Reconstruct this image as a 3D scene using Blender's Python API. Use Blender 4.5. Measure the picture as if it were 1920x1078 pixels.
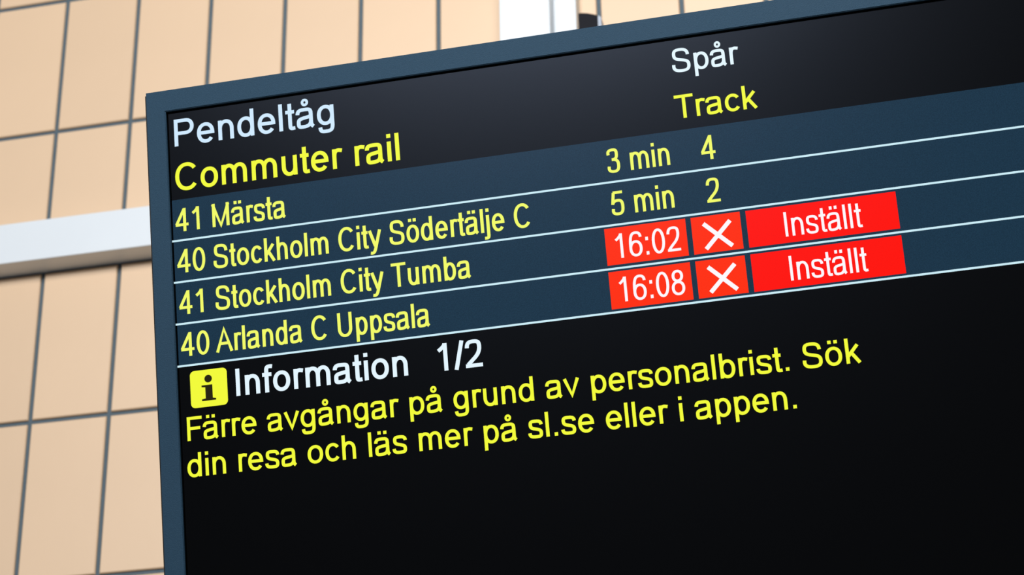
import bpy, bmesh, math, random
from mathutils import Matrix, Vector

random.seed(7)
for o in list(bpy.data.objects):
    bpy.data.objects.remove(o, do_unlink=True)
scene = bpy.context.scene
COL = scene.collection
FZ = 3.75                     # height of the tile grid's zero line above the floor

# ------------------------------------------------------------------ camera
right = Vector((0.97232705, 0.23294514, -0.01779522))
down = Vector((-0.1137646, 0.40557595, -0.90695411))
fwd = Vector((-0.20405324, 0.88388048, 0.42085338))
cam_pos = Vector((1.56717857, -2.9787166, -2.1480283 + FZ))
cd = bpy.data.cameras.new('camera')
cam = bpy.data.objects.new('camera', cd)
COL.objects.link(cam)
rm = Matrix((right, -down, -fwd)).transposed()
cam.matrix_world = Matrix.Translation(cam_pos) @ rm.to_4x4()
cd.sensor_width = 36.0
cd.lens = 36.0 * 3700.0 / 1920.0
cd.clip_start = 0.05
cd.dof.use_dof = True
cd.dof.focus_distance = 2.41
cd.dof.aperture_fstop = 6.6
scene.camera = cam

# ------------------------------------------------------------------ world, lights, exposure
world = bpy.data.worlds.new('world')
scene.world = world
world.use_nodes = True
bg = world.node_tree.nodes['Background']
bg.inputs[0].default_value = (0.80, 0.88, 1.0, 1)
bg.inputs[1].default_value = 0.10

def area(name, loc, target, sx, sy, power, color=(1, 1, 1)):
    l = bpy.data.lights.new(name, 'AREA')
    l.shape = 'RECTANGLE'
    l.size = sx
    l.size_y = sy
    l.energy = power
    l.color = color
    o = bpy.data.objects.new(name, l)
    COL.objects.link(o)
    o.location = loc
    o.rotation_euler = (Vector(target) - Vector(loc)).to_track_quat('-Z', 'Y').to_euler()
    return o

# ceiling lamp over the platform edge and the daylit opening of the hall far behind the photographer
area('platform_lamp', (1.40, -2.2, 3.95), (1.15, 0.0, 3.20), 1.2, 0.30, 41, (0.98, 0.99, 1.0))
area('hall_opening', (0.1, -8.4, 5.05), (0.9, 0.0, 3.2), 2.6, 1.1, 545, (0.93, 0.96, 1.0))

vs = scene.view_settings
vs.view_transform = 'Standard'
vs.look = 'None'
vs.exposure = 0.0
vs.gamma = 1.0
vs.use_curve_mapping = False

# ------------------------------------------------------------------ materials
def lin(r, g, b):
    def f(c):
        c /= 255.0
        return c / 12.92 if c <= 0.04045 else ((c + 0.055) / 1.055) ** 2.4
    return (f(r), f(g), f(b), 1.0)

def mat(name, color, rough=0.5, spec=0.5, metal=0.0, noise=None, bump=None, rand=None, coat=0.0):
    """Principled surface with procedural grain, optional per-object tint."""
    m = bpy.data.materials.new(name)
    m.use_nodes = True
    nt = m.node_tree
    b = nt.nodes['Principled BSDF']
    b.inputs['Roughness'].default_value = rough
    b.inputs['Metallic'].default_value = metal
    b.inputs['Specular IOR Level'].default_value = spec
    b.inputs['Coat Weight'].default_value = coat
    b.inputs['Coat Roughness'].default_value = 0.35
    b.inputs['Base Color'].default_value = color
    tc = nt.nodes.new('ShaderNodeTexCoord')
    src = None
    if noise:
        scale, amt = noise
        n = nt.nodes.new('ShaderNodeTexNoise')
        n.inputs['Scale'].default_value = scale
        n.inputs['Detail'].default_value = 4
        nt.links.new(tc.outputs['Object'], n.inputs['Vector'])
        mr = nt.nodes.new('ShaderNodeMapRange')
        mr.inputs['To Min'].default_value = 1 - amt
        mr.inputs['To Max'].default_value = 1 + amt
        nt.links.new(n.outputs['Fac'], mr.inputs['Value'])
        src = mr.outputs[0]
    if rand:
        oi = nt.nodes.new('ShaderNodeObjectInfo')
        mr2 = nt.nodes.new('ShaderNodeMapRange')
        mr2.inputs['To Min'].default_value = 1 - rand
        mr2.inputs['To Max'].default_value = 1 + rand
        nt.links.new(oi.outputs['Random'], mr2.inputs['Value'])
        if src:
            mu = nt.nodes.new('ShaderNodeMath')
            mu.operation = 'MULTIPLY'
            nt.links.new(src, mu.inputs[0])
            nt.links.new(mr2.outputs[0], mu.inputs[1])
            src = mu.outputs[0]
        else:
            src = mr2.outputs[0]
    if src:
        vm = nt.nodes.new('ShaderNodeVectorMath')
        vm.operation = 'SCALE'
        vm.inputs[0].default_value = color[:3]
        nt.links.new(src, vm.inputs['Scale'])
        nt.links.new(vm.outputs[0], b.inputs['Base Color'])
    if bump:
        scale, st = bump
        n = nt.nodes.new('ShaderNodeTexNoise')
        n.inputs['Scale'].default_value = scale
        n.inputs['Detail'].default_value = 3
        nt.links.new(tc.outputs['Object'], n.inputs['Vector'])
        bp = nt.nodes.new('ShaderNodeBump')
        bp.inputs['Strength'].default_value = st
        bp.inputs['Distance'].default_value = 0.002
        nt.links.new(n.outputs['Fac'], bp.inputs['Height'])
        nt.links.new(bp.outputs[0], b.inputs['Normal'])
    return m

def glow(name, color, strength=1.0, grain=0.0, rough=0.25, spec=0.068):
    """Lit part of the LCD: black glossy-matte surface that emits."""
    m = bpy.data.materials.new(name)
    m.use_nodes = True
    nt = m.node_tree
    b = nt.nodes['Principled BSDF']
    b.inputs['Base Color'].default_value = (0.0008, 0.0008, 0.0008, 1)
    b.inputs['Roughness'].default_value = rough
    b.inputs['Specular IOR Level'].default_value = spec
    b.inputs['Specular Tint'].default_value = (0.62, 0.74, 1.0, 1)   # blue anti-glare coating
    b.inputs['Emission Color'].default_value = color
    b.inputs['Emission Strength'].default_value = strength
    if grain:
        tc = nt.nodes.new('ShaderNodeTexCoord')
        n = nt.nodes.new('ShaderNodeTexNoise')
        n.inputs['Scale'].default_value = 900
        n.inputs['Detail'].default_value = 1
        nt.links.new(tc.outputs['Object'], n.inputs['Vector'])
        mr = nt.nodes.new('ShaderNodeMapRange')
        mr.inputs['From Min'].default_value = 0.25
        mr.inputs['From Max'].default_value = 0.75
        mr.inputs['To Min'].default_value = strength * (1 - grain)
        mr.inputs['To Max'].default_value = strength * (1 + grain)
        nt.links.new(n.outputs['Fac'], mr.inputs['Value'])
        nt.links.new(mr.outputs[0], b.inputs['Emission Strength'])
    return m

M_TILE = mat('tan_glazed_tile', (0.650, 0.450, 0.280, 1), rough=0.5, spec=0.9, noise=(6, 0.03), bump=(30, 0.08), rand=0.025)
M_JOINT = mat('grey_joint', (0.085, 0.115, 0.135, 1), rough=0.8, spec=0.2, noise=(40, 0.15))
M_WHITE = mat('white_painted_metal', (0.645, 0.675, 0.695, 1), rough=0.4, noise=(12, 0.02))
M_BEZEL = mat('blue_grey_powder_coat', (0.017, 0.043, 0.071, 1), rough=0.55, spec=0.08, noise=(500, 0.16), bump=(900, 0.25))
M_EDGE = mat('dark_brown_edge', (0.012, 0.010, 0.008, 1), rough=0.6, spec=0.2)
M_BACK = mat('dark_housing', (0.03, 0.04, 0.05, 1), rough=0.5, noise=(60, 0.1))
M_GAP = mat('gap_shadow_black', (0.0006, 0.0006, 0.0006, 1), rough=0.9, spec=0.0)  # shade of the gap around the panel, put into the colour
M_STEEL = mat('galvanised_steel', (0.35, 0.36, 0.38, 1), rough=0.4, metal=0.8, noise=(30, 0.1))
M_BLACK = mat('black_plastic', (0.005, 0.005, 0.008, 1), rough=0.6, spec=0.12, noise=(80, 0.1))
M_PALE = mat('pale_grey_plastic', (0.36, 0.40, 0.46, 1), rough=0.5)
M_FLOOR = mat('grey_platform_concrete', (0.30, 0.29, 0.28, 1), rough=0.8, noise=(3, 0.15), bump=(60, 0.2))

M_SCREEN = glow('lcd_black', lin(3, 3, 3), 1.0)
M_ROW = glow('lcd_slate_blue', lin(25, 51, 70), 1.0, grain=0.22)
M_LINE = glow('lcd_pale_line', lin(205, 238, 248), 1.0)
M_TXW = glow('lcd_white', lin(228, 246, 255), 1.0)
M_TXB = glow('lcd_cool_white', lin(208, 234, 255), 1.0)
M_TXY = glow('lcd_yellow', lin(242, 250, 58), 1.0)
M_TXR = glow('lcd_pale_yellow', lin(242, 250, 104), 1.0)
M_RED = glow('lcd_red', lin(255, 46, 2), 1.0, grain=0.08)
M_RED2 = glow('lcd_red_off_angle', lin(255, 16, 1), 1.0, grain=0.08)  # same LCD red, viewing-angle shift of its light put into the colour
M_REDTXT = glow('lcd_white_on_red', lin(252, 248, 252), 1.0)
M_INK = glow('lcd_dark_ink', lin(38, 34, 10), 1.0)

# ------------------------------------------------------------------ helpers
def link(name, me, m=None, parent=None, **props):
    o = bpy.data.objects.new(name, me)
    COL.objects.link(o)
    if m is not None:
        me.materials.append(m)
    if parent is not None:
        o.parent = parent
    for k, v in props.items():
        o[k] = v
    return o

def bm_mesh(name, bm):
    me = bpy.data.meshes.new(name)
    bm.normal_update()
    bm.to_mesh(me)
    bm.free()
    return me

def add_box(bm, lo, hi, bevel=0.0, seg=2):
    """Bevelled axis-aligned box added to a bmesh."""
    t = bmesh.new()
    bmesh.ops.create_cube(t, size=1.0)
    for v in t.verts:
        v.co = Vector([lo[i] + (v.co[i] + 0.5) * (hi[i] - lo[i]) for i in range(3)])
    if bevel:
        bmesh.ops.bevel(t, geom=list(t.edges), offset=bevel, segments=seg, affect='EDGES', profile=0.5)
    me = bpy.data.meshes.new('tmp')
    t.to_mesh(me)
    t.free()
    bm.from_mesh(me)
    bpy.data.meshes.remove(me)

def box(name, lo, hi, m, parent=None, bevel=0.0, **props):
    bm = bmesh.new()
    add_box(bm, lo, hi, bevel)
    return link(name, bm_mesh(name, bm), m, parent, **props)

# ------------------------------------------------------------------ structure: floor and tiled wall
floor = box('floor', (-5, -7, -0.15), (7, 0.0, 0.0), M_FLOOR, kind='structure',
            label='grey concrete platform floor below the tiled wall', category='floor')

TW, TH, GAP = 0.15, 0.29385, 0.0082
wall = box('wall_back', (-5, 0.005, 0.0), (7, 0.25, 6.6), M_JOINT, kind='structure',
           label='wall of tall tan tiles with dark grey joints behind the display board', category='wall')

# one tile: low box with a chamfered face, its front on the plane y = 0
def tile_verts(cx, cz):
    hx, hz, b = (TW - GAP) / 2, (TH - GAP) / 2, 0.0018
    vs_ = []
    for (ix, iz, y) in ((hx, hz, 0.008), (hx, hz, b), (hx - b, hz - b, 0.0)):
        for sx, sz in ((-1, -1), (1, -1), (1, 1), (-1, 1)):
            vs_.append((cx + sx * ix, y, cz + sz * iz))
    return vs_

TF = []
for L in (0, 4):
    for k in range(4):
        a, b_ = L + k, L + (k + 1) % 4
        TF.append((a, b_, b_ + 4, a + 4))
TF.append((8, 9, 10, 11))

tile_me = bpy.data.meshes.new('tile')
tile_me.from_pydata(tile_verts(0, 0), [], TF)
tile_me.materials.append(M_TILE)
near = set()
for i in range(-8, 18):
    for j in range(-2, 9):
        near.add((i, j))
        o = bpy.data.objects.new('tile', tile_me)
        COL.objects.link(o)
        o.parent = wall
        o.location = ((i + 0.5) * TW, 0, FZ - (j + 0.5) * TH)
        o.rotation_euler = (random.uniform(-.0012, .0012), 0, random.uniform(-.002, .002))
vv, ff = [], []
for i in range(-33, 46):
    for j in range(-9, 12):
        if (i, j) in near:
            continue
        n0 = len(vv)
        vv += tile_verts((i + 0.5) * TW, FZ - (j + 0.5) * TH)
        ff += [tuple(n0 + k for k in f) for f in TF]
fm = bpy.data.meshes.new('tile_field')
fm.from_pydata(vv, [], ff)
link('tile_field', fm, M_TILE, wall, kind='stuff')

# horizontal white rail: hollow section with softened edges
rail = box('trim_1', (-4.9, -0.0507, FZ - 0.5877), (0.8799, 0.006, FZ - 0.5074), M_WHITE, bevel=0.0015,
           kind='structure', label='horizontal white metal rail crossing the tan tiles left of the display board', category='rail')

# vertical white post: a broad profile and a narrower one beside it
post = bpy.data.objects.new('trim_2', None)
COL.objects.link(post)
post.location = (0.95, 0, 0)
post['kind'] = 'structure'
post['label'] = 'vertical white metal post on the tiled wall above the display board'
post['category'] = 'post'
box('broad_profile', (0.8799 - .95, -0.060, 0.0), (0.9718 - .95, 0.006, 6.5), M_WHITE, post, bevel=0.0015)
box('narrow_profile', (0.9718 - .95, -0.030, 0.0), (1.0140 - .95, 0.006, 6.5), M_WHITE, post, bevel=0.0015)

# ------------------------------------------------------------------ black fixture beside the post
fx = bpy.data.objects.new('wall_fixture', None)
COL.objects.link(fx)
fx.location = (1.0475, 0, FZ - 0.36)
fx['label'] = 'black rounded fixture with pale side cap beside the white post, just above the display board'
fx['category'] = 'fixture'
def dome_profile(x0, x1, ztop0, ztop1, zb, n=10):
    pts = [(x0, zb), (x1, zb), (x1, ztop1 - 0.006)]
    for k in range(n + 1):
        t = k / n
        x = x1 + (x0 - x1) * t
        z = ztop1 + (ztop0 - ztop1) * math.sin(t * math.pi / 2)
        pts.append((x, z))
    return pts
def extrude_xz(pts, y0, y1, bev=0.0):
    bm = bmesh.new()
    a = [bm.verts.new((x, y0, z)) for x, z in pts]
    b = [bm.verts.new((x, y1, z)) for x, z in pts]
    bm.faces.new(a)
    bm.faces.new(list(reversed(b)))
    n = len(pts)
    for k in range(n):
        bm.faces.new((a[(k + 1) % n], a[k], b[k], b[(k + 1) % n]))
    bmesh.ops.recalc_face_normals(bm, faces=bm.faces)
    if bev:
        bmesh.ops.bevel(bm, geom=[e for e in bm.edges if abs(e.verts[0].co.y - e.verts[1].co.y) < 1e-6],
                        offset=bev, segments=2, affect='EDGES')
    return bm
link('housing', bm_mesh('housing', extrude_xz(dome_profile(-0.0215, 0.0125, 0.1115, 0.1020, -0.08), -0.075, 0.006, 0.0012)), M_BLACK, fx)
link('end_cap', bm_mesh('end_cap', extrude_xz(dome_profile(0.0126, 0.0185, 0.1030, 0.0985, -0.08), -0.072, 0.006, 0.001)), M_PALE, fx,
     label='pale grey end cap')

# ------------------------------------------------------------------ display board
board = bpy.data.objects.new('display_board', None)
COL.objects.link(board)
Su = Vector((0.99926968, 0.0289779, 0.02490742))
Sv = Vector((0.0186197, 0.19994437, -0.97963032))
Sn = Vector((-0.03336772, 0.97937865, 0.19925878))
board.matrix_world = Matrix.Translation(Vector((1.07745079, -0.85740344, -1.13798019 + FZ))) @ Matrix((Su, Sn, -Sv)).transposed().to_4x4()
board['label'] = 'blue-grey framed digital departure board with yellow and white train times and red boxes'
board['category'] = 'display'

U0, U1, V0, V1 = -0.4309, 0.885, -0.28858, 0.452      # opening of the frame (u right, v down)
OU0, OU1, OV0, OV1 = -0.4567, 0.9125, -0.31739, 0.4805
FY = -0.0035                                          # face of the frame, proud of the glass

def frame_member(name, quad):
    """One mitred frame member; quad = outer a, outer b, inner b, inner a as (u, v)."""
    bm = bmesh.new()
    a = [bm.verts.new((u, FY, -v)) for u, v in quad]
    b = [bm.verts.new((u, 0.040, -v)) for u, v in quad]
    bm.faces.new(a)
    bm.faces.new(list(reversed(b)))
    for k in range(4):
        bm.faces.new((a[(k + 1) % 4], a[k], b[k], b[(k + 1) % 4]))
    bmesh.ops.recalc_face_normals(bm, faces=bm.faces)
    outer = [e for e in bm.edges if all(abs(v.co.y - FY) < 1e-6 for v in e.verts)
             and {tuple(v.co) for v in e.verts} == {tuple(a[0].co), tuple(a[1].co)}]
    inner = [e for e in bm.edges if {tuple(v.co) for v in e.verts} == {tuple(a[2].co), tuple(a[3].co)}]
    bmesh.ops.bevel(bm, geom=outer + inner, offset=0.0009, segments=2, affect='EDGES')
    return link(name, bm_mesh(name, bm), M_BEZEL, board)

frame_member('frame_bar', [(OU0, OV0), (OU1, OV0), (U1, V0), (U0, V0)])
frame_member('frame_bar', [(OU1, OV1), (OU0, OV1), (U0, V1), (U1, V1)])
frame_member('frame_bar', [(OU0, OV1), (OU0, OV0), (U0, V0), (U0, V1)])
frame_member('frame_bar', [(OU1, OV0), (OU1, OV1), (U1, V1), (U1, V0)])
box('side_strip', (-0.4592, 0.0, -OV1 + .002), (-0.4567, 0.036, -OV0 - 0.0028), M_EDGE, board, bevel=0.0006, label='thin dark strip along the left edge')
box('side_strip', (0.9125, 0.0, -OV1 + .002), (0.9150, 0.036, -OV0 - 0.0028), M_EDGE, board, bevel=0.0006, label='thin dark strip along the right edge')
box('rear_housing', (OU0 + .012, 0.036, -OV1 + .012), (OU1 - .012, 0.10, -OV0 - .012), M_BACK, board, bevel=0.006)

# arm that carries the board from the wall post
bm = bmesh.new()
add_box(bm, (-0.24, 0.10, -0.10), (0.02, 0.112, 0.10), 0.002)
link('mounting_plate', bm_mesh('mounting_plate', bm), M_STEEL, board)
inv = board.matrix_world.inverted()
p0 = Vector((-0.11, 0.10, 0.0))
p1 = inv @ Vector((0.925, -0.05, FZ - 1.02))
def tube(name, a, b, r, m, parent):
    bm = bmesh.new()
    d = b - a
    bmesh.ops.create_cone(bm, cap_ends=True, segments=24, radius1=r, radius2=r, depth=d.length)
    bmesh.ops.transform(bm, verts=bm.verts, matrix=Matrix.Translation((a + b) / 2) @ d.to_track_quat('Z', 'Y').to_matrix().to_4x4())
    return link(name, bm_mesh(name, bm), m, parent)
tube('mounting_arm', p0, p1, 0.03, M_STEEL, board)

# screen: sheet painted black as the gap's shadow line, then the LCD panel; all screen marks are sub-parts of it
box('shadow_gap', (U0 - .003, 0.0006, -V1 - .003), (U1 + .003, 0.004, -V0 + .003), M_GAP, board)

def quad_obj(name, u0, u1, v0, v1, y, m, parent, **props):
    me = bpy.data.meshes.new(name)
    me.from_pydata([(u0, y, -v1), (u1, y, -v1), (u1, y, -v0), (u0, y, -v0)], [], [(0, 1, 2, 3)])
    return link(name, me, m, parent, **props)

screen = box('screen', (U0 + .0022, 0.0003, -V1 + .003), (U1 - .0022, 0.0010, -V0 - .0030), M_SCREEN, board)
HDR = -0.16952
LN = [-0.1155, -0.0613, -0.0071, 0.0468]
edges = [HDR] + LN
for k in range(4):
    quad_obj('row_band', U0 + .0022, U1 - .0022, edges[k], edges[k + 1], 0.0002, M_ROW, screen)
for v in LN:
    quad_obj('divider_line', U0 + .0004, U1 - .001, v - 0.00125, v + 0.00125, -0.0001, M_LINE, screen)

for (u0, u1, v0, v1, nm) in ((0.1190, 0.2180, -0.0578, -0.0116, 'time_box'), (0.1190, 0.2180, -0.0034, 0.0428, 'time_box'),
                             (0.2245, 0.2838, -0.0576, -0.0116, 'track_box'), (0.2245, 0.2838, -0.0032, 0.0428, 'track_box'),
                             (0.2906, 0.4686, -0.0573, -0.0116, 'status_box'), (0.2906, 0.4686, -0.0033, 0.0430, 'status_box')):
    quad_obj(nm, u0, u1, v0, v1, 0.0, M_RED2 if nm == 'status_box' else M_RED, screen)

# ------------------------------------------------------------------ lettering drawn as pen strokes (2048 units per em)
def ell(cx, cy, rx, ry, a0, a1, n=None, p=2.15):
    n = n or max(6, int(abs(a1 - a0) / 9))
    out = []
    for k in range(n + 1):
        a = math.radians(a0 + (a1 - a0) * k / n)
        c, s = math.cos(a), math.sin(a)
        out.append((cx + rx * math.copysign(abs(c) ** (2 / p), c), cy + ry * math.copysign(abs(s) ** (2 / p), s)))
    return out

def cb(p0, p1, p2, p3, n=10):
    out = []
    for k in range(n + 1):
        t = k / n
        a, b, c, d = (1 - t) ** 3, 3 * t * (1 - t) ** 2, 3 * t * t * (1 - t), t ** 3
        out.append((a * p0[0] + b * p1[0] + c * p2[0] + d * p3[0], a * p0[1] + b * p1[1] + c * p2[1] + d * p3[1]))
    return out

def join(*ps):
    out = []
    for p in ps:
        for q in p:
            if not out or abs(out[-1][0] - q[0]) + abs(out[-1][1] - q[1]) > 1.0:
                out.append(q)
    return out

def glyph(ch, g, h):
    """(advance, strokes) for a plain grotesque letter; g, h = half pen width across and along, in font units.
    A stroke is a list of points, or ('box', cx, cy, half_w, half_h), or ('ring', cx, cy, r)."""
    X, CAPH, DOT = 1062, 1466, 103
    dia = [('box', 385, 1364, 92, 98), ('box', 752, 1364, 92, 98)]
    if ch == ' ':
        return 569, []
    if ch in 'aåä':
        r = 975 - g
        s = [join([(112 + g * .2, 745)], cb((140, 800), (180, 1000), (330, 1086 - h), (545, 1086 - h)),
                  cb((545, 1086 - h), (800, 1086 - h), (r, 970), (r, 740)), [(r, 330)],
                  cb((r, 330), (r, 180), (r + 10, 110), (992, 32), 6)),
             join([(r, 650)], cb((r, 645), (800, 560), (620, 575), (420, 530)), cb((420, 530), (200, 490), (74 + g, 430), (74 + g, 275)),
                  cb((74 + g, 275), (74 + g, 90), (210, -24 + h), (420, -24 + h)), cb((420, -24 + h), (650, -24 + h), (r, 110), (r, 420)))]
        if ch == 'ä':
            s += dia
        if ch == 'å':
            s += [('ring', 560, 1375, 205)]
        return 1139, s
    if ch == 'b':
        return 1139, [[(134 + g, 0), (134 + g, CAPH)], ell(597, 531, 463 - g, 555 - h, 0, 360)]
    if ch == 'c':
        return 1024, [ell(560, 531, 482 - g, 555 - h, 36, 324)]
    if ch == 'd':
        return 1139, [[(1005 - g, 0), (1005 - g, CAPH)], ell(537, 531, 467 - g, 555 - h, 0, 360)]
    if ch == 'e':
        return 1139, [join([(75 + g, 540), (1052 - g, 540)], ell(563, 531, 489 - g, 555 - h, 2, 322))]
    if ch == 'f':
        return 569, [join([(268, 0), (268, 1170)], cb((268, 1170), (268, 1390), (360, 1491 - h), (520, 1491 - h)), [(620, 1475 - h)]),
                     [(19, X - h), (560, X - h)]]
    if ch == 'g':
        return 1139, [join([(1001 - g, X), (1001 - g, 60)], cb((1001 - g, 60), (1001 - g, -240), (850, -431 + h), (540, -431 + h)),
                           cb((540, -431 + h), (300, -431 + h), (125 + g, -330), (105 + g, -95))),
                      ell(534, 543, 468 - g, 543 - h, 0, 360)]
    if ch == 'h':
        return 1139, [[(135 + g, 0), (135 + g, CAPH)],
                      join(ell(569, 686 - h, 434 - g, 400, 180, 0), [(1003 - g, 0)])]
    if ch == 'i':
        return 455, [[(226, 0), (226, X)], ('box', 226, 1362, 92, 104)]
    if ch == 'j':
        return 455, [join([(224, X), (224, -160)], cb((224, -160), (224, -370), (130, -431 + h), (-95, -425 + h))), ('box', 224, 1362, 92, 104)]
    if ch == 'k':
        return 1024, [[(137 + g, 0), (137 + g, CAPH)], [(137 + g, 385), (875, X)], [(455, 650), (925, 0)]]
    if ch == 'l':
        return 455, [[(222, 0), (222, CAPH)]]
    if ch == 'm':
        c = 852
        ra, rb = (c - 135 - g) / 2, (1569 - g - c) / 2
        return 1706, [[(135 + g, 0), (135 + g, X)],
                      join(ell(135 + g + ra, 706 - h, ra, 380, 180, 0), [(c, 0)]),
                      join(ell(c + rb, 706 - h, rb, 380, 180, 0), [(1569 - g, 0)])]
    if ch == 'n':
        return 1139, [[(135 + g, 0), (135 + g, X)],
                      join(ell(569, 686 - h, 434 - g, 400, 180, 0), [(1003 - g, 0)])]
    if ch in 'oö':
        return 1139, [ell(566, 531, 498 - g, 555 - h, 0, 360)] + (dia if ch == 'ö' else [])
    if ch == 'p':
        return 1139, [[(134 + g, -407), (134 + g, X)], ell(597, 531, 463 - g, 555 - h, 0, 360)]
    if ch == 'r':
        return 682, [[(133 + g, 0), (133 + g, X)],
                     join(cb((133 + g, 560), (133 + g, 880), (300, 1086 - h), (500, 1086 - h)), [(690, 1050 - h)])]
    if ch == 's':
        return 1024, [join(cb((905 - g * .3, 770), (860, 980), (700, 1086 - h), (500, 1086 - h)),
                           cb((500, 1086 - h), (250, 1086 - h), (98 + g, 960), (98 + g, 790)),
                           cb((98 + g, 790), (98 + g, 610), (300, 580), (520, 525)),
                           cb((520, 525), (780, 462), (950 - g, 430), (950 - g, 270)),
                           cb((950 - g, 270), (950 - g, 90), (780, -24 + h), (525, -24 + h)),
                           cb((525, -24 + h), (290, -24 + h), (140, 90), (85 + g * .5, 310)))]
    if ch == 't':
        return 569, [join([(282, 1420), (282, 250)], cb((282, 250), (282, 70), (330, 0 + h * .8), (430, 0 + h * .8), 6), [(548, 12 + h * .8)]),
                     [(36, X - h), (528, X - h)]]
    if ch == 'u':
        return 1139, [join([(131 + g, X)], ell(566, 376 + h, 435 - g, 400, 180, 360)), [(1001 - g, X), (1001 - g, 0)]]
    if ch == 'v':
        return 1024, [[(105, X), (512, 75), (919, X)]]
    if ch == 'y':
        return 1024, [[(108, X), (520, 70)], join([(922, X), (560, 20)], cb((560, 20), (460, -260), (400, -431 + h), (240, -431 + h)), [(120, -415 + h)])]
    if ch == 'A':
        return 1366, [[(98, 0), (683, 1400), (1268, 0)], [(310, 520), (1056, 520)]]
    if ch == 'C':
        return 1479, [ell(770, 733, 668 - g, 758 - h, 38, 322)]
    if ch == 'F':
        return 1251, [[(168 + g, 0), (168 + g, CAPH)], [(168 + g, CAPH - h), (1157, CAPH - h)], [(168 + g, 750), (1041, 750)]]
    if ch == 'I':
        return 569, [[(288, 0), (288, CAPH)]]
    if ch == 'M':
        return 1706, [[(152 + g, 0), (152 + g, CAPH)], [(1557 - g, 0), (1557 - g, CAPH)], [(215, 1420), (855, 60), (1492, 1420)]]
    if ch == 'P':
        top, bot = CAPH - h, 596 + h
        return 1366, [[(158 + g, 0), (158 + g, CAPH)],
                      join([(158 + g, top), (820, top)], ell(820, (top + bot) / 2, 454 - g, (top - bot) / 2, 90, -90), [(158 + g, bot)])]
    if ch == 'S':
        return 1366, [join(cb((1165 - g * .3, 1040), (1130, 1330), (930, 1491 - h), (660, 1491 - h)),
                           cb((660, 1491 - h), (340, 1491 - h), (148 + g, 1330), (148 + g, 1090)),
                           cb((148 + g, 1090), (148 + g, 850), (400, 810), (700, 745)),
                           cb((700, 745), (1020, 675), (1259 - g, 630), (1259 - g, 400)),
                           cb((1259 - g, 400), (1259 - g, 140), (1030, -24 + h), (700, -24 + h)),
                           cb((700, -24 + h), (360, -24 + h), (135, 140), (92 + g, 480)))]
    if ch == 'T':
        return 1251, [[(48, CAPH - h), (1210, CAPH - h)], [(629, 0), (629, CAPH - h)]]
    if ch == 'U':
        return 1479, [join([(161 + g, CAPH)], ell(738, 520, 577 - g, 544 - h, 180, 360), [(1314 - g, CAPH)])]
    if ch == '0':
        return 1139, [ell(567, 724, 482 - g, 748 - h, 0, 360, p=2.1)]
    if ch == '1':
        return 1139, [[(763 - g, 0), (763 - g, 1460)], cb((223 + g * .2, 1075), (430, 1170), (640, 1330), (763 - g * 1.1, 1455), 8)]
    if ch == '2':
        return 1139, [join(cb((75 + g, 1040), (90 + g, 1310), (300, 1472 - h), (555, 1472 - h)),
                           cb((555, 1472 - h), (840, 1472 - h), (1012 - g, 1310), (1012 - g, 1075)),
                           cb((1012 - g, 1075), (1012 - g, 800), (760, 620), (520, 430)), cb((520, 430), (350, 290), (240, 180), (190, h * 1.6), 5)),
                      [(62, h), (1036, h)]]
    if ch == '3':
        return 1139, [join(cb((88 + g, 1085), (130, 1330), (310, 1472 - h), (535, 1472 - h)),
                           cb((535, 1472 - h), (800, 1472 - h), (955 - g, 1320), (955 - g, 1110)),
                           cb((955 - g, 1110), (955 - g, 880), (760, 788), (440, 788))),
                      join(cb((440, 788), (800, 800), (1048 - g, 690), (1048 - g, 440)),
                           cb((1048 - g, 440), (1048 - g, 170), (840, -26 + h), (560, -26 + h)),
                           cb((560, -26 + h), (310, -26 + h), (120, 120), (84 + g, 390)))]
    if ch == '4':
        return 1139, [[(745, 0), (745, 1466)], [(735, 1420), (110, 445)], [(40, 425), (1040, 425)]]
    if ch == '5':
        return 1139, [[(255, 1447 - h), (980, 1447 - h)], [(300, 1447 - h), (180, 640)],
                      join(cb((190, 690), (290, 850), (420, 960 - h), (590, 960 - h)),
                           cb((590, 960 - h), (860, 960 - h), (1056 - g, 770), (1056 - g, 480)),
                           cb((1056 - g, 480), (1056 - g, 170), (830, -26 + h), (560, -26 + h)),
                           cb((560, -26 + h), (310, -26 + h), (120, 110), (85 + g, 385)))]
    if ch == '6':
        return 1139, [ell(570, 460, 490 - g, 484 - h, 0, 360),
                      join(cb((80 + g, 460), (70 + g, 1060), (230, 1472 - h), (590, 1472 - h)),
                           cb((590, 1472 - h), (800, 1472 - h), (940, 1350), (990 - g * .3, 1110)))]
    if ch == '8':
        return 1139, [ell(567, 1110, 420 - g, 362 - h, 0, 360), ell(567, 405, 492 - g, 430 - h, 0, 360)]
    if ch == ':':
        return 569, [('box', 284, 960, 103, 103), ('box', 284, 103, 103, 103)]
    if ch == '.':
        return 569, [('box', 284, 103, 103, 103)]
    if ch == '/':
        return 569, [[(85, -24), (485, 1491)]]
    raise ValueError(ch)

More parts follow.
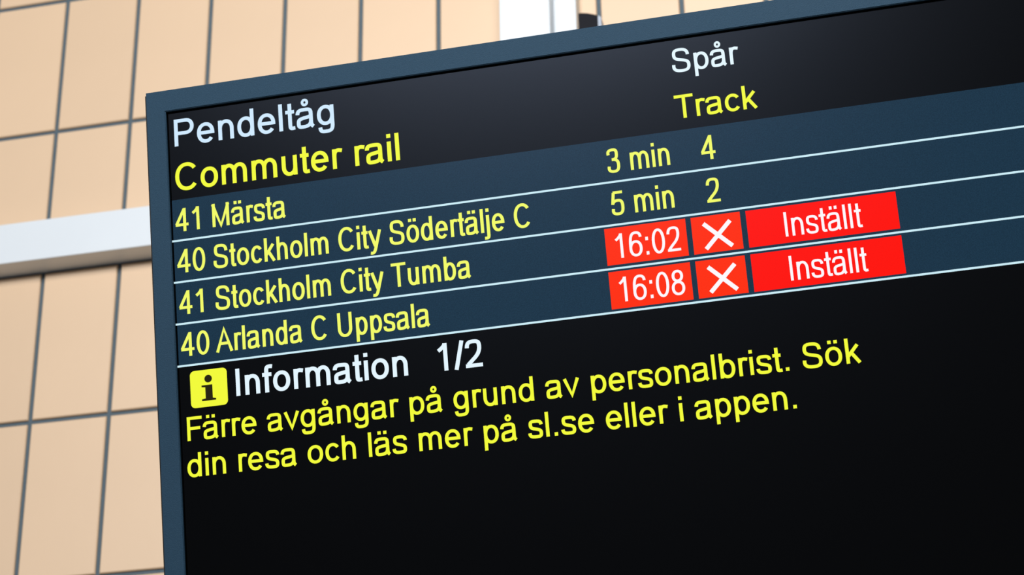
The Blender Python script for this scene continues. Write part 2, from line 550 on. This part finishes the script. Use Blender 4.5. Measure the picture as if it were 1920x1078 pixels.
def ribbon(vs_, fs, pts, wx, wz, y, closed=False, tip=True):
    """Pen stroke along pts (metres, x right / z up) as a strip of quads with slightly rounded tips."""
    n = len(pts)
    if closed:
        pts = pts[:-1]
        n -= 1
    base = len(vs_)
    for k in range(n):
        if closed:
            a, b, c = pts[k - 1], pts[k], pts[(k + 1) % n]
        else:
            a, b, c = pts[max(k - 1, 0)], pts[k], pts[min(k + 1, n - 1)]
        def nrm(p, q):
            dx, dz = q[0] - p[0], q[1] - p[1]
            L = math.hypot(dx, dz) or 1
            return (-dz / L, dx / L)
        n1 = nrm(a, b) if (closed or k > 0) else nrm(b, c)
        n2 = nrm(b, c) if (closed or k < n - 1) else nrm(a, b)
        mx, mz = n1[0] + n2[0], n1[1] + n2[1]
        L = math.hypot(mx, mz) or 1
        mx, mz = mx / L, mz / L
        s = min(1 / max(0.35, mx * n1[0] + mz * n1[1]), 1.9)
        vs_.append((b[0] + mx * s * wx, y, b[1] + mz * s * wz))
        vs_.append((b[0] - mx * s * wx, y, b[1] - mz * s * wz))
    for k in range(n if closed else n - 1):
        i, j = base + 2 * k, base + 2 * ((k + 1) % n)
        fs.append((i, i + 1, j + 1, j))

def text_line(s, u0, u1, v, cap, w, m, parent=None):
    y = -0.0002
    sy = cap / 1466.0
    sx = sy
    def lay(sx):
        g, h = (w / 2) / sx, (w / 2 * .93) / sy
        x, out = 0, []
        for i, ch in enumerate(s):
            adv, st = glyph(ch, g, h)
            if ch == 'T' and i + 1 < len(s) and s[i + 1] in 'ru':
                adv -= 30
            if ch == 'F' and i + 1 < len(s):
                adv -= 80
            out.append((x, st))
            x += adv
        ex = []
        for ox, st in out:
            for q in st:
                if q and q[0] == 'box':
                    ex += [ox + q[1] - q[3], ox + q[1] + q[3]]
                elif q and q[0] == 'ring':
                    pass
                else:
                    for k in (0, len(q) // 4, len(q) // 2, 3 * len(q) // 4, len(q) - 1):
                        pass
                    xs_ = [p[0] for p in q]
                    flat = lambda a, b: abs(b[1] - a[1]) < 1
                    ex += [ox + min(xs_) - (0 if flat(q[0], q[1]) else g), ox + max(xs_) + (0 if flat(q[-1], q[-2]) else g)]
        return out, min(ex), max(ex)
    for _ in range(5):
        out, a, b = lay(sx)
        sx = (u1 - u0) / (b - a)
    out, a, b = lay(sx)
    vs_, fs = [], []
    for ox, st in out:
        for q in st:
            if q[0] == 'box':
                cx, cz = u0 + (ox + q[1] - a) * sx, -v + q[2] * sy
                bw, bh = max(q[3] * sx, w * .5), q[4] * sy
                n0 = len(vs_)
                vs_ += [(cx - bw, y, cz - bh), (cx + bw, y, cz - bh), (cx + bw, y, cz + bh), (cx - bw, y, cz + bh)]
                fs.append((n0, n0 + 1, n0 + 2, n0 + 3))
            elif q[0] == 'ring':
                cx, cz = u0 + (ox + q[1] - a) * sx, -v + q[2] * sy
                wr = w * .34
                rx, rz = max(q[3] * sx, q[3] * sy * .9) - wr, q[3] * sy - wr
                ribbon(vs_, fs, [(cx + rx * math.cos(t * math.pi / 10), cz + rz * math.sin(t * math.pi / 10)) for t in range(21)], wr, wr, y, closed=True)
            else:
                pts = [(u0 + (ox + p[0] - a) * sx, -v + p[1] * sy) for p in q]
                closed = math.hypot(pts[0][0] - pts[-1][0], pts[0][1] - pts[-1][1]) < 1e-6
                ribbon(vs_, fs, pts, w / 2, w / 2 * .93, y, closed)
    # all faces towards the viewer (-y)
    ff = []
    for f in fs:
        p = [vs_[i] for i in f]
        ar = sum(p[k][0] * p[(k + 1) % 4][2] - p[(k + 1) % 4][0] * p[k][2] for k in range(4))
        ff.append(f if ar > 0 else tuple(reversed(f)))
    me = bpy.data.meshes.new('text_line')
    me.from_pydata(vs_, [], ff)
    colour = {'lcd_white': 'white', 'lcd_white_on_red': 'white', 'lcd_cool_white': 'white'}.get(m.name, 'yellow')
    return link('text_line', me, m, parent or screen, label='%s screen text reading %s' % (colour, s))

W, Y, R, Q = M_TXW, M_TXY, M_TXR, M_REDTXT
TEXTS = [
    ('Pendeltåg', -0.42155, -0.20896, -0.24065, 0.0362, 0.00500, M_TXB),
    ('Commuter rail', -0.42265, -0.12751, -0.18104, 0.0360, 0.00530, Y),
    ('Spår', 0.2222, 0.30607, -0.2434, 0.0302, 0.00400, W),
    ('Track', 0.2200, 0.32052, -0.18397, 0.0300, 0.00415, Y),
    ('3 min', 0.1308, 0.20746, -0.1273, 0.0305, 0.00375, R),
    ('4', 0.2455, 0.2633, -0.1274, 0.0305, 0.00375, R),
    ('5 min', 0.1307, 0.20735, -0.0733, 0.0305, 0.00375, R),
    ('2', 0.2470, 0.2632, -0.0734, 0.0305, 0.00375, R),
    ('41', -0.42555, -0.3930, -0.1270, 0.0305, 0.00390, R),
    ('Märsta', -0.37695, -0.27869, -0.1270, 0.0305, 0.00400, R),
    ('40', -0.42555, -0.3878, -0.0730, 0.0305, 0.00390, R),
    ('Stockholm City Södertälje C', -0.37705, 0.02953, -0.0730, 0.0305, 0.00400, R),
    ('41', -0.42525, -0.3930, -0.0189, 0.0305, 0.00390, R),
    ('Stockholm City Tumba', -0.37705, -0.04852, -0.0190, 0.0304, 0.00400, R),
    ('40', -0.42530, -0.3875, 0.0350, 0.0305, 0.00390, R),
    ('Arlanda C Uppsala', -0.37938, -0.10413, 0.0351, 0.0305, 0.00400, R),
    ('16:02', 0.1299, 0.2095, -0.0192, 0.0307, 0.00340, Q),
    ('16:08', 0.1295, 0.2095, 0.0349, 0.0307, 0.00340, Q),
    ('Inställt', 0.3350, 0.4275, -0.0194, 0.0301, 0.00325, Q),
    ('Inställt', 0.3350, 0.4275, 0.0348, 0.0301, 0.00325, Q),
    ('Information', -0.35572, -0.13663, 0.0929, 0.0343, 0.00520, W),
    ('1/2', -0.10010, -0.0434, 0.0927, 0.0343, 0.00500, W),
    ('Färre avgångar på grund av personalbrist. Sök', -0.42144, 0.40485, 0.1420, 0.0300, 0.00415, Y),
    ('din resa och läs mer på sl.se eller i appen.', -0.42319, 0.32413, 0.18725, 0.0300, 0.00415, Y),
]
for t in TEXTS:
    text_line(*t)

# crosses in the two track boxes
for ends in (((0.23895, -0.04828), (0.27122, -0.01690), (0.27125, -0.04836), (0.23945, -0.0166)),
             ((0.23895, 0.00564), (0.27118, 0.0370), (0.27110, 0.00562), (0.23935, 0.0369))):
    vs_, fs = [], []
    for a, b in ((ends[0], ends[1]), (ends[2], ends[3])):
        ribbon(vs_, fs, [(a[0], -a[1]), (b[0], -b[1])], 0.0026, 0.0026, -0.0002)
    me = bpy.data.meshes.new('cross_mark')
    me.from_pydata(vs_, [], [tuple(reversed(f)) for f in fs])
    link('cross_mark', me, M_REDTXT, screen, label='white cross in a red track box')

# yellow rounded information symbol with a serif i
def poly_obj(name, pts, y, m, **props):
    me = bpy.data.meshes.new(name)
    ar = sum(pts[k][0] * pts[(k + 1) % len(pts)][1] - pts[(k + 1) % len(pts)][0] * pts[k][1] for k in range(len(pts)))
    if ar < 0:
        pts = list(reversed(pts))
    me.from_pydata([(u, y, z) for u, z in pts], [], [tuple(range(len(pts)))])
    return link(name, me, m, screen, **props)
iu0, iu1, iv0, iv1, ir = -0.4149, -0.3669, 0.0549, 0.1018, 0.0058
pts = []
for cx, cz, a0 in ((iu1 - ir, -iv0 - ir, 0), (iu0 + ir, -iv0 - ir, 90), (iu0 + ir, -iv1 + ir, 180), (iu1 - ir, -iv1 + ir, 270)):
    for k in range(7):
        a = math.radians(a0 + 15 * k)
        pts.append((cx + ir * math.cos(a), cz + ir * math.sin(a)))
poly_obj('information_symbol', pts, -0.0001, M_TXY, label='yellow rounded square')
poly_obj('symbol_dot', [(-0.39125 + .0049 * math.cos(k * math.pi / 12), -0.0666 + .0049 * math.sin(k * math.pi / 12)) for k in range(24)],
         -0.0003, M_INK, label='dark dot of the letter i')
st = [(-0.4003, -0.0743), (-0.3862, -0.0743), (-0.3862, -0.0911), (-0.3820, -0.0919), (-0.3820, -0.0942), (-0.4004, -0.0942), (-0.4004, -0.0919),
      (-0.3955, -0.0911), (-0.3955, -0.0771), (-0.4003, -0.0766)]
poly_obj('symbol_stem', st, -0.0003, M_INK, label='dark serifed stem of the letter i')
